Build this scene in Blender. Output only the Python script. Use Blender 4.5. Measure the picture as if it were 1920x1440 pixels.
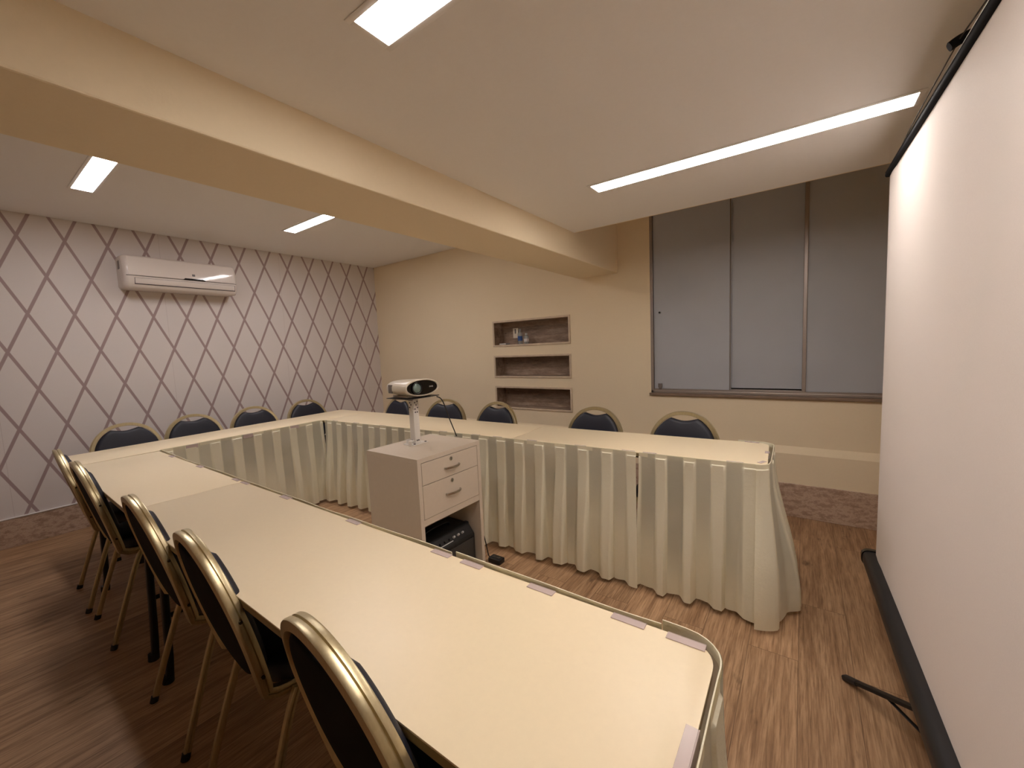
import bpy, bmesh, math, random
from mathutils import Vector, Matrix, Euler
random.seed(7)
for o in list(bpy.data.objects): bpy.data.objects.remove(o)
sc = bpy.context.scene
COL = sc.collection

# ------------------------------------------------------------------ camera
cam = bpy.data.cameras.new('camera'); camo = bpy.data.objects.new('camera', cam); COL.objects.link(camo)
camo.location = (4.85475, -3.60548, 1.33923)
camo.rotation_euler = (1.482136, 0.043430, 0.618208)
cam.sensor_fit = 'HORIZONTAL'; cam.sensor_width = 36; cam.lens = 763.06 * 36 / 1920
cam.clip_start = 0.02
sc.camera = camo
sc.cycles.diffuse_bounces = 10; sc.cycles.max_bounces = 14; sc.cycles.transparent_max_bounces = 16
# ------------------------------------------------------------------ world, exposure
w = bpy.data.worlds.new('world'); sc.world = w; w.use_nodes = True
w.node_tree.nodes['Background'].inputs[0].default_value = (0.02, 0.02, 0.025, 1)
w.node_tree.nodes['Background'].inputs[1].default_value = 0.2
vs = sc.view_settings
vs.view_transform = 'Standard'; vs.look = 'None'; vs.gamma = 1; vs.use_curve_mapping = False
vs.exposure = 1.05
LAMP = 15.0                      # strength of the ceiling light diffusers
LAMP_ALCOVE = 16.5
# ------------------------------------------------------------------ room numbers
XB1, XB2, ZB = 3.104, 3.493, 1.965         # beam
H1, H2, YR = 2.519, 2.148, -0.858          # alcove ceiling, main ceiling, front of the curtain recess
X1, Y1, ZT = 5.95, -7.2, 2.80

# ------------------------------------------------------------------ material helpers
def srgb(r, g, b):
    f = lambda c: (c / 255 / 12.92) if c / 255 <= 0.04045 else ((c / 255 + 0.055) / 1.055) ** 2.4
    return (f(r), f(g), f(b), 1)

class NT:
    def __init__(s, name):
        s.m = bpy.data.materials.new(name); s.m.use_nodes = True
        s.t = s.m.node_tree; s.p = s.t.nodes['Principled BSDF']
        s.co = s.t.nodes.new('ShaderNodeTexCoord').outputs['Object']
    def link(s, a, b): s.t.links.new(a, b)
    def n(s, typ, **kw):
        x = s.t.nodes.new(typ)
        for k, v in kw.items():
            if k.startswith('i_'):
                key = k[2:]; key = int(key) if key.isdigit() else key
                if hasattr(v, 'links') or isinstance(v, bpy.types.NodeSocket): s.link(v, x.inputs[key])
                else: x.inputs[key].default_value = v
            else: setattr(x, k, v)
        return x
    def math(s, op, a, b=0.0, c=None):
        x = s.t.nodes.new('ShaderNodeMath'); x.operation = op
        for i, v in enumerate((a, b) if c is None else (a, b, c)):
            if isinstance(v, bpy.types.NodeSocket): s.link(v, x.inputs[i])
            else: x.inputs[i].default_value = v
        return x.outputs[0]
    def scale(s, v3):
        x = s.n('ShaderNodeMapping'); s.link(s.co, x.inputs['Vector']); x.inputs['Scale'].default_value = v3
        return x.outputs[0]
    def noise(s, scale, detail=3, vec=None, rough=.5):
        x = s.n('ShaderNodeTexNoise'); s.link(vec or s.co, x.inputs['Vector'])
        x.inputs['Scale'].default_value = scale; x.inputs['Detail'].default_value = detail
        x.inputs['Roughness'].default_value = rough
        return x.outputs['Fac']
    def mix(s, f, a, b):
        x = s.n('ShaderNodeMix', data_type='RGBA')
        for i, v in ((0, f), (6, a), (7, b)):
            if isinstance(v, bpy.types.NodeSocket): s.link(v, x.inputs[i])
            else: x.inputs[i].default_value = v
        return x.outputs[2]
    def ramp(s, f, stops):
        x = s.n('ShaderNodeValToRGB'); s.link(f, x.inputs[0])
        e = x.color_ramp.elements
        while len(e) > 1: e.remove(e[-1])
        e[0].position, e[0].color = stops[0]
        for p, c in stops[1:]:
            q = e.new(p); q.color = c
        return x.outputs[0]
    def bump(s, h, strength=.2, dist=.01):
        x = s.n('ShaderNodeBump'); s.link(h, x.inputs['Height'])
        x.inputs['Strength'].default_value = strength; x.inputs['Distance'].default_value = dist
        s.link(x.outputs[0], s.p.inputs['Normal'])
    def set(s, color=None, rough=None, metal=None, **kw):
        for k, v in (('Base Color', color), ('Roughness', rough), ('Metallic', metal)):
            if v is None: continue
            if isinstance(v, bpy.types.NodeSocket): s.link(v, s.p.inputs[k])
            else: s.p.inputs[k].default_value = v
        for k, v in kw.items(): s.p.inputs[k.replace('_', ' ')].default_value = v
        return s.m

def plain(name, c, rough=.5, metal=0., var=.06, nscale=30, bump=0., spec=.5):
    t = NT(name)
    n = t.noise(nscale, 3)
    d = tuple(x * (1 - var) for x in c[:3]) + (1,); l = tuple(min(1, x * (1 + var)) for x in c[:3]) + (1,)
    t.set(t.mix(n, d, l), rough, metal)
    t.p.inputs['Specular IOR Level'].default_value = spec
    if bump: t.bump(n, bump, .003)
    return t.m

M = {}
M['cream'] = plain('cream_wall_paint', srgb(237, 222, 193), .75, var=.02, nscale=60, bump=.15, spec=.25)
M['ceiling'] = plain('white_ceiling_paint', srgb(240, 239, 238), .8, var=.015, nscale=60, bump=.1, spec=.2)
M['dark'] = plain('dark_void', srgb(30, 28, 26), .8)
def wallpaper():
    t = NT('lattice_wallpaper')
    sp = t.n('ShaderNodeSeparateXYZ'); t.link(t.co, sp.inputs[0])
    u = t.math('DIVIDE', t.math('ADD', sp.outputs[1], 3.1772 + 25), 0.25)
    v = t.math('DIVIDE', t.math('ADD', sp.outputs[2], -1.7621), 0.5865)
    def ln(a):
        f = t.math('FRACT', t.math('ADD', a, 0.5)); d = t.math('ABSOLUTE', t.math('SUBTRACT', f, 0.5))
        x = t.n('ShaderNodeMapRange'); t.link(d, x.inputs[0])
        x.inputs[1].default_value = .036; x.inputs[2].default_value = .050; x.inputs[3].default_value = 1; x.inputs[4].default_value = 0
        return x.outputs[0]
    L = t.math('MAXIMUM', ln(t.math('ADD', u, v)), ln(t.math('SUBTRACT', u, v)))
    # pale vertical paper seams every 1.06 m
    fs = t.math('FRACT', t.math('DIVIDE', t.math('ADD', sp.outputs[1], 20.35), 1.06))
    seam = t.math('LESS_THAN', fs, .003)
    weave = t.noise(420, 2)
    base = t.mix(weave, srgb(214, 208, 206), srgb(226, 220, 218))
    base = t.mix(t.math('MULTIPLY', seam, .25), base, srgb(150, 130, 128))
    t.set(t.mix(L, base, srgb(166, 146, 146)), .6)
    t.p.inputs['Specular IOR Level'].default_value = .25
    t.bump(weave, .15, .002)
    return t.m
M['paper'] = wallpaper()
def travertine():
    t = NT('travertine_skirting')
    v = t.scale((1.6, 1.6, 3.4)); a = t.noise(11, 10, v, .78); b = t.noise(38, 6, t.scale((1, 1, 2)), .7)
    c = t.ramp(a, [(.34, srgb(128, 104, 88)), (.47, srgb(168, 142, 124)), (.55, srgb(206, 184, 166)), (.66, srgb(150, 122, 104))])
    t.set(t.mix(t.math('MULTIPLY', b, .5), c, srgb(196, 172, 150)), .35)
    return t.m
M['trav'] = travertine()
def woodfloor():
    t = NT('oak_plank_floor')
    sp = t.n('ShaderNodeSeparateXYZ'); t.link(t.co, sp.inputs[0])
    cb = t.n('ShaderNodeCombineXYZ'); t.link(sp.outputs[1], cb.inputs[0]); t.link(sp.outputs[0], cb.inputs[1])
    br = t.n('ShaderNodeTexBrick'); t.link(cb.outputs[0], br.inputs['Vector'])
    br.offset = .37; br.inputs['Scale'].default_value = 1
    br.inputs['Brick Width'].default_value = 1.22; br.inputs['Row Height'].default_value = .18
    br.inputs['Mortar Size'].default_value = .0012; br.inputs['Mortar Smooth'].default_value = .1
    br.inputs['Color1'].default_value = (0, 0, 0, 1); br.inputs['Color2'].default_value = (1, 1, 1, 1)
    br.inputs['Mortar'].default_value = (.5, .5, .5, 1); br.inputs['Bias'].default_value = 0
    off = t.n('ShaderNodeVectorMath', operation='SCALE'); t.link(br.outputs['Color'], off.inputs[0]); off.inputs['Scale'].default_value = 6
    ad = t.n('ShaderNodeVectorMath', operation='ADD'); t.link(t.co, ad.inputs[0]); t.link(off.outputs[0], ad.inputs[1])
    mp = t.n('ShaderNodeMapping'); t.link(ad.outputs[0], mp.inputs['Vector']); mp.inputs['Scale'].default_value = (11, .9, 1)
    g1 = t.noise(3.2, 8, mp.outputs[0], .62)
    mp2 = t.n('ShaderNodeMapping'); t.link(ad.outputs[0], mp2.inputs['Vector']); mp2.inputs['Scale'].default_value = (60, 2.2, 1)
    g2 = t.noise(3, 5, mp2.outputs[0], .6)
    mp3 = t.n('ShaderNodeMapping'); t.link(ad.outputs[0], mp3.inputs['Vector']); mp3.inputs['Scale'].default_value = (5, 1.7, 1)
    g3 = t.noise(2.2, 4, mp3.outputs[0], .6)
    c = t.ramp(g1, [(.28, srgb(136, 104, 76)), (.45, srgb(166, 132, 100)), (.58, srgb(188, 154, 120)), (.72, srgb(154, 120, 90))])
    fine = t.ramp(g2, [(.34, (0.48, 0.43, 0.38, 1)), (.56, (1, 1, 1, 1))])
    x = t.n('ShaderNodeMix', data_type='RGBA', blend_type='MULTIPLY'); x.inputs[0].default_value = .7
    t.link(c, x.inputs[6]); t.link(fine, x.inputs[7])
    knots = t.ramp(g3, [(.26, srgb(70, 44, 30)), (.36, (1, 1, 1, 1))])
    x2 = t.n('ShaderNodeMix', data_type='RGBA', blend_type='MULTIPLY'); x2.inputs[0].default_value = .6
    t.link(x.outputs[2], x2.inputs[6]); t.link(knots, x2.inputs[7])
    tone = t.mix(br.outputs['Color'], (.80, .78, .76, 1), (1.06, 1.05, 1.04, 1))
    x3 = t.n('ShaderNodeMix', data_type='RGBA', blend_type='MULTIPLY'); x3.inputs[0].default_value = 1
    t.link(x2.outputs[2], x3.inputs[6]); t.link(tone, x3.inputs[7])
    final = t.mix(t.math('MULTIPLY', br.outputs['Fac'], .6), x3.outputs[2], srgb(60, 38, 26))
    t.set(final, .48); t.p.inputs['Specular IOR Level'].default_value = .35
    t.bump(g2, .12, .002)
    return t.m
M['floor'] = woodfloor()
def nichewood():
    t = NT('weathered_plank_lining')
    sp = t.n('ShaderNodeSeparateXYZ'); t.link(t.co, sp.inputs[0])
    row = t.math('FLOOR', t.math('DIVIDE', sp.outputs[2], .105))
    rnd = t.n('ShaderNodeTexWhiteNoise', noise_dimensions='1D'); t.link(row, rnd.inputs['W'])
    a = t.noise(5, 8, t.scale((1, 3, 4)), .7); b = t.noise(22, 5, t.scale((.5, 1, 5)), .6)
    c = t.ramp(a, [(.3, srgb(128, 108, 92)), (.5, srgb(178, 156, 138)), (.68, srgb(210, 190, 170))])
    c = t.mix(t.math('MULTIPLY', b, .45), c, srgb(90, 66, 50))
    tone = t.mix(rnd.outputs['Value'], (.62, .6, .58, 1), (1.05, 1.03, 1, 1))
    x = t.n('ShaderNodeMix', data_type='RGBA', blend_type='MULTIPLY'); x.inputs[0].default_value = 1
    t.link(c, x.inputs[6]); t.link(tone, x.inputs[7])
    vo = t.n('ShaderNodeTexVoronoi'); t.link(t.scale((1, 1, 2.2)), vo.inputs['Vector']); vo.inputs['Scale'].default_value = 4.5
    kn = t.ramp(vo.outputs['Distance'], [(.045, srgb(60, 40, 30)), (.1, (1, 1, 1, 1))])
    y = t.n('ShaderNodeMix', data_type='RGBA', blend_type='MULTIPLY'); y.inputs[0].default_value = .8
    t.link(x.outputs[2], y.inputs[6]); t.link(kn, y.inputs[7])
    t.set(y.outputs[2], .7); t.bump(b, .3, .004)
    return t.m
M['niche'] = nichewood()
M['nichefr'] = plain('pale_plank_edge', srgb(208, 190, 166), .7, var=.25, nscale=14)
M['lam'] = plain('beige_laminate', srgb(238, 222, 190), .36, var=.025, nscale=90, bump=.05)
M['edge'] = plain('olive_table_edging', srgb(150, 134, 96), .4)
M['blacksteel'] = plain('black_steel', srgb(24, 22, 22), .4, .3)
M['under2'] = plain('rubbery_black', srgb(24, 24, 27), .8, spec=.15)
M['under'] = plain('chipboard_underside', srgb(60, 48, 40), .8)
def gold():
    t = NT('brushed_champagne_gold')
    n = t.noise(60, 3, t.scale((3, 3, .5)))
    t.set(t.mix(n, srgb(186, 172, 136), srgb(212, 200, 166)), .34, .85)
    return t.m
M['gold'] = gold()
M['navy'] = plain('navy_vinyl', srgb(25, 28, 42), .5, var=.12, nscale=70, bump=.15)
M['navyback'] = plain('dark_back_shell', srgb(24, 24, 28), .8, var=.1, nscale=80, bump=.1, spec=.12)
M['rivet'] = plain('dark_screw', srgb(70, 60, 44), .4, .8)
def cloth(name, tr, col, attr=None):
    t = NT(name)
    n = t.noise(300, 2); big = t.noise(5, 4)
    c = t.mix(n, tuple(x * .94 for x in col[:3]) + (1,), col); t.set(c, .85)
    t.p.inputs['Specular IOR Level'].default_value = .15
    t.bump(t.math('ADD', t.math('MULTIPLY', n, .05), t.noise(11, 5, None, .65)), .35, .012)
    tl = t.n('ShaderNodeBsdfTranslucent'); t.link(c, tl.inputs[0])
    mx = t.n('ShaderNodeMixShader'); mx.inputs[0].default_value = .22
    t.link(t.p.outputs[0], mx.inputs[1]); t.link(tl.outputs[0], mx.inputs[2])
    out = mx.outputs[0]
    if tr:
        tp = t.n('ShaderNodeBsdfTransparent'); m2 = t.n('ShaderNodeMixShader'); m2.inputs[0].default_value = tr
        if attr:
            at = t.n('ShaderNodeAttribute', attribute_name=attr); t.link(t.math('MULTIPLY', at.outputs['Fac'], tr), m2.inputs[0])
            gc = t.mix(at.outputs['Fac'], c, tuple(x * .74 for x in (col[0], col[1] * 1.02, col[2] * 1.04)) + (1,)); t.link(gc, t.p.inputs['Base Color']); t.link(gc, tl.inputs[0])  # thin recesses also tinted darker: the dark inside is put into the colour
        t.link(out, m2.inputs[1]); t.link(tp.outputs[0], m2.inputs[2]); out = m2.outputs[0]
    t.link(out, t.t.nodes['Material Output'].inputs[0])
    return t.m
M['cloth'] = cloth('cream_skirt_hem', 0, srgb(248, 244, 222))
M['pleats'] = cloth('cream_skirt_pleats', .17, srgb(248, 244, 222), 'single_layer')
def clear(name, col, rough=.15, alpha=.55):
    t = NT(name); n = t.noise(40, 2)
    t.set(t.mix(n, col, tuple(min(1, c * 1.08) for c in col[:3]) + (1,)), rough)
    t.p.inputs['Alpha'].default_value = alpha
    return t.m
M['clip'] = clear('clear_plastic', srgb(214, 198, 196), .22, .62)
M['bottle'] = clear('clear_bottle_plastic', srgb(190, 196, 196), .12, .45)
M['cab'] = plain('greige_laminate', srgb(212, 199, 182), .5, var=.03, nscale=50)
M['cabin'] = plain('cabinet_inside_board', srgb(150, 132, 112), .6, var=.04)
M['gap'] = plain('joint_shadow_line', srgb(52, 36, 28), .8)
M['chrome'] = plain('satin_chrome', srgb(196, 192, 186), .22, 1., var=.03)
M['white'] = plain('white_powder_coat', srgb(226, 222, 216), .35, var=.02)
M['plastic'] = plain('glossy_white_plastic', srgb(222, 214, 208), .09, var=.01)
M['plastic2'] = plain('off_white_plastic', srgb(230, 222, 206), .28, var=.02)
M['blackgloss'] = plain('glossy_black', srgb(12, 11, 12), .1)
M['black'] = plain('black_plastic', srgb(22, 21, 24), .45)
M['tolex'] = plain('black_leatherette', srgb(20, 19, 19), .5, var=.3, nscale=200, bump=.5)
M['grille'] = plain('charcoal_grille_cloth', srgb(58, 54, 50), .8, var=.3, nscale=400, bump=.4)
M['lens'] = plain('lens_glass', srgb(130, 150, 146), .05, .35, var=.3, nscale=30)
M['lensring'] = plain('lens_barrel', srgb(26, 25, 26), .3)
M['grey'] = plain('grey_plastic', srgb(120, 112, 108), .5)
M['alu'] = plain('satin_aluminium', srgb(166, 156, 150), .38, .6, var=.03)
M['ink'] = plain('dark_print', srgb(66, 58, 66), .5)
M['pale'] = plain('pale_print', srgb(190, 190, 190), .5)
M['blue'] = plain('blue_label', srgb(40, 84, 150), .5)
M['paperw'] = plain('white_label', srgb(226, 222, 220), .5)
M['stone'] = plain('brown_stone_sill', srgb(132, 112, 96), .4, var=.2, nscale=30)
def frosted():
    t = NT('frosted_glass')
    n = t.noise(3, 2); g = t.noise(500, 1)
    t.set(t.mix(n, srgb(182, 186, 194), srgb(190, 194, 202)), .42)
    t.p.inputs['Transmission Weight'].default_value = .12
    t.p.inputs['Specular IOR Level'].default_value = .4
    t.bump(g, .06, .001)
    return t.m
M['frost'] = frosted()
def screenfab():
    t = NT('matte_white_screen_fabric')
    n = t.noise(380, 2)
    t.set(t.mix(n, srgb(228, 220, 216), srgb(238, 230, 226)), .7); t.p.inputs['Specular IOR Level'].default_value = .2
    t.bump(n, .1, .001)
    return t.m
M['screen'] = screenfab()
def lampmat(name, s, col=(1.0, 0.91, 0.84)):
    t = NT(name)
    t.set((1, 1, 1, 1), .5)
    t.p.inputs['Emission Color'].default_value = col + (1,); t.p.inputs['Emission Strength'].default_value = s
    return t.m
M['lamp'] = lampmat('light_diffuser', LAMP)
M['lampA'] = lampmat('alcove_light_diffuser', LAMP_ALCOVE, (1.0, .93, .92))

# ------------------------------------------------------------------ geometry helpers
def mesh_obj(name, bm, mats, parent=None, smooth=True, angle=35):
    me = bpy.data.meshes.new(name)
    bmesh.ops.recalc_face_normals(bm, faces=bm.faces)
    bm.to_mesh(me); bm.free()
    for m in (mats if isinstance(mats, (list, tuple)) else [mats]): me.materials.append(m)
    if smooth:
        for p in me.polygons: p.use_smooth = True
        me.set_sharp_from_angle(angle=math.radians(angle))
    o = bpy.data.objects.new(name, me); COL.objects.link(o)
    if parent: o.parent = parent
    if name in SPLIT: split(o)
    return o
def split(o):
    '''give every separate piece of a mesh its own object with the same name and parent'''
    bm = bmesh.new(); bm.from_mesh(o.data); bm.verts.ensure_lookup_table()
    seen = {}; groups = []
    for v in bm.verts:
        if v.index in seen: continue
        st = [v]; seen[v.index] = len(groups); g = []
        while st:
            q = st.pop(); g.append(q.index)
            for e in q.link_edges:
                r = e.other_vert(q)
                if r.index not in seen: seen[r.index] = len(groups); st.append(r)
        groups.append(g)
    if len(groups) < 2: bm.free(); return
    base = o.data
    for k, g in enumerate(groups):
        b2 = bmesh.new(); b2.from_mesh(base); b2.verts.ensure_lookup_table(); keep = set(g)
        bmesh.ops.delete(b2, geom=[v for v in b2.verts if v.index not in keep], context='VERTS')
        me = bpy.data.meshes.new(o.name.split('.')[0]); b2.to_mesh(me); b2.free()
        for m in base.materials: me.materials.append(m)
        if k == 0: o.data = me
        else:
            c = o.copy(); c.data = me; COL.objects.link(c)
    bm.free()
SPLIT = {'side_panel', 'shelf', 'crossbar', 'bolt', 'end_cap', 'arm', 'track', 'stretcher'}
def tag(o, label=None, cat=None, group=None, kind=None):
    if label: o['label'] = label
    if cat: o['category'] = cat
    if group: o['group'] = group
    if kind: o['kind'] = kind
    return o
def thing(name, label, cat, loc=(0, 0, 0), rotz=0., group=None):
    o = bpy.data.objects.new(name, None); COL.objects.link(o)
    o.empty_display_size = .1; o.location = loc; o.rotation_euler = (0, 0, rotz)
    return tag(o, label, cat, group)
def struct(name, bm, m, label=None, parent=None):
    o = mesh_obj(name, bm, m, parent, smooth=False)
    if parent is None: tag(o, label, name.split('_')[0] if not label else None, kind='structure')
    if parent is None:
        o['category'] = {'wall': 'wall', 'floor': 'floor', 'ceiling': 'ceiling', 'window': 'window', 'baseboard': 'baseboard', 'trim': 'trim'}.get(name.split('_')[0], 'structure')
    return o
def B(): return bmesh.new()
def box(bm, x0, x1, y0, y1, z0, z1, bev=0., seg=2, mat=0, M4=None):
    r = bmesh.ops.create_cube(bm, size=1)
    vs_ = r['verts']
    for v in vs_:
        v.co = Vector(((x0 + x1) / 2 + v.co.x * (x1 - x0), (y0 + y1) / 2 + v.co.y * (y1 - y0), (z0 + z1) / 2 + v.co.z * (z1 - z0)))
    fs = {f for v in vs_ for f in v.link_faces}
    for f in fs: f.material_index = mat
    if bev:
        es = list({e for v in vs_ for e in v.link_edges})
        rr = bmesh.ops.bevel(bm, geom=es, offset=bev, segments=seg, profile=.5, affect='EDGES', clamp_overlap=True)
        vs_ = list({v for f in rr['faces'] for v in f.verts} | {v for v in vs_ if v.is_valid})
    if M4 is not None:
        for v in set(vs_): v.co = M4 @ v.co
    return vs_
def prism(bm, pts, z0, z1, mat=0, bev=0.):
    a = [bm.verts.new((x, y, z0)) for x, y in pts]; b = [bm.verts.new((x, y, z1)) for x, y in pts]
    n = len(pts); fs = [bm.faces.new(a[::-1]), bm.faces.new(b)]
    for i in range(n): fs.append(bm.faces.new((a[i], a[(i + 1) % n], b[(i + 1) % n], b[i])))
    for f in fs: f.material_index = mat
    if bev:
        es = [e for e in fs[1].edges] + [e for e in fs[0].edges]
        bmesh.ops.bevel(bm, geom=es, offset=bev, segments=2, profile=.5, affect='EDGES')
    return fs
def sweep(bm, path, prof, n0, closed=False, caps=True, mat=0, scales=None):
    path = [Vector(p) for p in path]; N = len(path)
    tang = []
    for i in range(N):
        a = path[i - 1] if (i or closed) else path[0]; c = path[(i + 1) % N] if (i < N - 1 or closed) else path[-1]
        tang.append((c - a).normalized())
    n = Vector(n0); n = (n - tang[0] * n.dot(tang[0])).normalized()
    rings = []
    for i in range(N):
        if i:
            q = tang[i - 1].rotation_difference(tang[i]); n = q @ n
            n = (n - tang[i] * n.dot(tang[i])).normalized()
        b = tang[i].cross(n); s = scales[i] if scales else 1
        rings.append([bm.verts.new(path[i] + n * (u * s) + b * (v * s)) for u, v in prof])
    k = len(prof)
    for i in range(N if closed else N - 1):
        r0, r1 = rings[i], rings[(i + 1) % N]
        for j in range(k):
            bm.faces.new((r0[j], r0[(j + 1) % k], r1[(j + 1) % k], r1[j])).material_index = mat
    if caps and not closed:
        bm.faces.new(rings[0][::-1]).material_index = mat; bm.faces.new(rings[-1]).material_index = mat
def circ(r, n=10): return [(r * math.cos(2 * math.pi * i / n), r * math.sin(2 * math.pi * i / n)) for i in range(n)]
def tube(bm, a, b, r, n=12, r2=None, mat=0):
    a, b = Vector(a), Vector(b); d = (b - a).normalized()
    n0 = Vector((0, 0, 1)) if abs(d.z) < .9 else Vector((1, 0, 0))
    sweep(bm, [a, b], circ(r, n), n0, mat=mat, scales=[1, (r2 or r) / r])
def smoothpath(pts, sub=6):
    pts = [Vector(p) for p in pts]; out = []
    for i in range(len(pts) - 1):
        p0 = pts[max(i - 1, 0)]; p1 = pts[i]; p2 = pts[i + 1]; p3 = pts[min(i + 2, len(pts) - 1)]
        for k in range(sub):
            t = k / sub
            out.append(.5 * ((2 * p1) + (p2 - p0) * t + (2 * p0 - 5 * p1 + 4 * p2 - p3) * t * t + (3 * p1 - p0 - 3 * p2 + p3) * t ** 3))
    out.append(pts[-1]); return out
def rrect(w, h, r, n=4):
    o = []
    for cx, cy, a0 in ((w / 2 - r, h / 2 - r, 0), (-w / 2 + r, h / 2 - r, 90), (-w / 2 + r, -h / 2 + r, 180), (w / 2 - r, -h / 2 + r, 270)):
        for i in range(n + 1):
            a = math.radians(a0 + 90 * i / n); o.append((cx + r * math.cos(a), cy + r * math.sin(a)))
    return o
def roundpoly(pts, rad, n=8):
    out = []; N = len(pts)
    for i, (p, r) in enumerate(zip(pts, rad)):
        p = Vector(p)
        if not r: out.append(tuple(p)); continue
        a = (Vector(pts[i - 1]) - p).normalized(); b = (Vector(pts[(i + 1) % N]) - p).normalized()
        s = p + a * r; e = p + b * r
        for k in range(n + 1):
            t = k / n; out.append(tuple((1 - t) ** 2 * s + 2 * t * (1 - t) * p + t * t * e))
    return out
def copy_tree(o, parent=None):
    c = o.copy(); COL.objects.link(c)
    if parent is not None: c.parent = parent
    for ch in list(o.children): copy_tree(ch, c)
    return c

# ================================================================== THE ROOM
bm = B(); box(bm, 0, X1, Y1, 0, -.06, 0); struct('floor', bm, M['floor'], 'brown oak plank floor running towards the wall with the window')
def wall_holes(axis_pts_x, zs, holes, place):
    bm = B(); V = {}
    def v(x, z):
        if (x, z) not in V: V[(x, z)] = bm.verts.new(place(x, z))
        return V[(x, z)]
    for i in range(len(axis_pts_x) - 1):
        for j in range(len(zs) - 1):
            xa, xb, za, zb = axis_pts_x[i], axis_pts_x[i + 1], zs[j], zs[j + 1]
            xm, zm = (xa + xb) / 2, (za + zb) / 2
            if any(h[0] < xm < h[1] and h[2] < zm < h[3] for h in holes): continue
            bm.faces.new((v(xa, za), v(xb, za), v(xb, zb), v(xa, zb)))
    return bm
NX0, NX1 = 2.04, 3.0
NZ = [(1.355, 1.638), (1.014, 1.259), (0.672, 0.921)]
WX0, WX1, WZ0, WZ1 = 3.775, 5.46, .895, 2.62
holes = [(NX0 + .006, NX1 - .006, a + .006, b - .006) for a, b in NZ] + [(WX0, WX1, WZ0, WZ1)]
xs = sorted({0, X1, *[h[0] for h in holes], *[h[1] for h in holes]}); zs = sorted({0, ZT, *[h[2] for h in holes], *[h[3] for h in holes]})
bm = wall_holes(xs, zs, holes, lambda x, z: (x, 0, z))
g = bmesh.ops.extrude_face_region(bm, geom=list(bm.faces))
for e in g['geom']:
    if isinstance(e, bmesh.types.BMVert): e.co.y += .20
struct('wall_back', bm, M['cream'], 'cream painted wall with three plank lined niches and the frosted window')
bm = B(); box(bm, -.12, 0, Y1, .2, -.06, ZT); struct('wall_left', bm, M['paper'], 'wall papered in pale taupe with a mauve diamond lattice')
bm = B(); box(bm, X1, X1 + .12, Y1, .2, -.06, ZT); struct('wall_right', bm, M['cream'], 'cream wall behind the projection screen')
bm = B(); box(bm, -.12, X1 + .12, Y1 - .12, Y1, -.06, ZT); struct('wall_front', bm, M['cream'], 'cream wall behind the viewer')
bm = B(); box(bm, -.12, X1 + .12, Y1 - .12, .2, ZT, ZT + .08); struct('ceiling_slab', bm, M['cream'], 'structural slab above the dropped ceilings')
# alcove ceiling and main ceiling, each cut out for its two lights
LIGHTS = [((4.56, -2.89), 1.21, 'M'), ((4.56, -1.53), 1.21, 'M'), ((1.505, -2.94), 1.21, 'A'), ((1.505, -1.576), 1.21, 'A')]
LW = .10
def ceiling_panel(name, x0, x1, y0, y1, z, th, lights, label):
    hs = [(cx - L / 2 - .006, cx + L / 2 + .006, cy - LW / 2 - .006, cy + LW / 2 + .006) for (cx, cy), L, _ in lights]
    xs = sorted({x0, x1, *[h[0] for h in hs], *[h[1] for h in hs]}); ys = sorted({y0, y1, *[h[2] for h in hs], *[h[3] for h in hs]})
    bm = wall_holes(xs, ys, hs, lambda x, y: (x, y, z))
    g = bmesh.ops.extrude_face_region(bm, geom=list(bm.faces))
    for e in g['geom']:
        if isinstance(e, bmesh.types.BMVert): e.co.z += th
    return struct(name, bm, M['ceiling'], label)
ceiling_panel('ceiling_main', XB2, X1, Y1, YR, H2, .06, LIGHTS[:2], 'low off-white ceiling over the tables, stopping short of the window wall')
ceiling_panel('ceiling_alcove', .008, XB1, Y1, -.008, H1, .05, LIGHTS[2:], 'higher off-white ceiling beside the lattice wallpaper')
bm = B(); box(bm, XB2 + .001, X1, YR, YR + .02, H2 + .003, ZT); struct('trim_1', bm, M['cream'], 'upstand above the edge of the low ceiling')
bm = B(); box(bm, XB1, XB2, Y1, 0, ZB, ZT, .006, 2); struct('trim_2', bm, M['cream'], 'deep cream beam crossing the room to the wall with niches')
# thick lower part of the back wall with a sloping top, then the travertine skirting
bm = B(); pr = [(0, .522), (-.035, .472), (-.035, .0), (0, 0)]
a = [bm.verts.new((.0, y, z)) for y, z in pr]; b = [bm.verts.new((X1, y, z)) for y, z in pr]
for i in range(4): bm.faces.new((a[i], a[(i + 1) % 4], b[(i + 1) % 4], b[i]))
bm.faces.new(a[::-1]); bm.faces.new(b)
struct('trim_3', bm, M['cream'], 'thicker lower wall with a sloping ledge below the window')
bm = B(); box(bm, .012, X1, -.045, -.035, 0, .25, .003); struct('baseboard_back', bm, M['trav'], 'mottled brown travertine skirting below the window wall')
bm = B(); box(bm, 0, .014, Y1, -.03, 0, .216, .003); struct('baseboard_left', bm, M['trav'], 'brown travertine skirting below the lattice wallpaper')
bm = B(); box(bm, 0, .018, Y1, -.03, .216, .226, .003); struct('trim_4', bm, M['paperw'], 'thin white bead on top of the skirting below the wallpaper')

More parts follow.
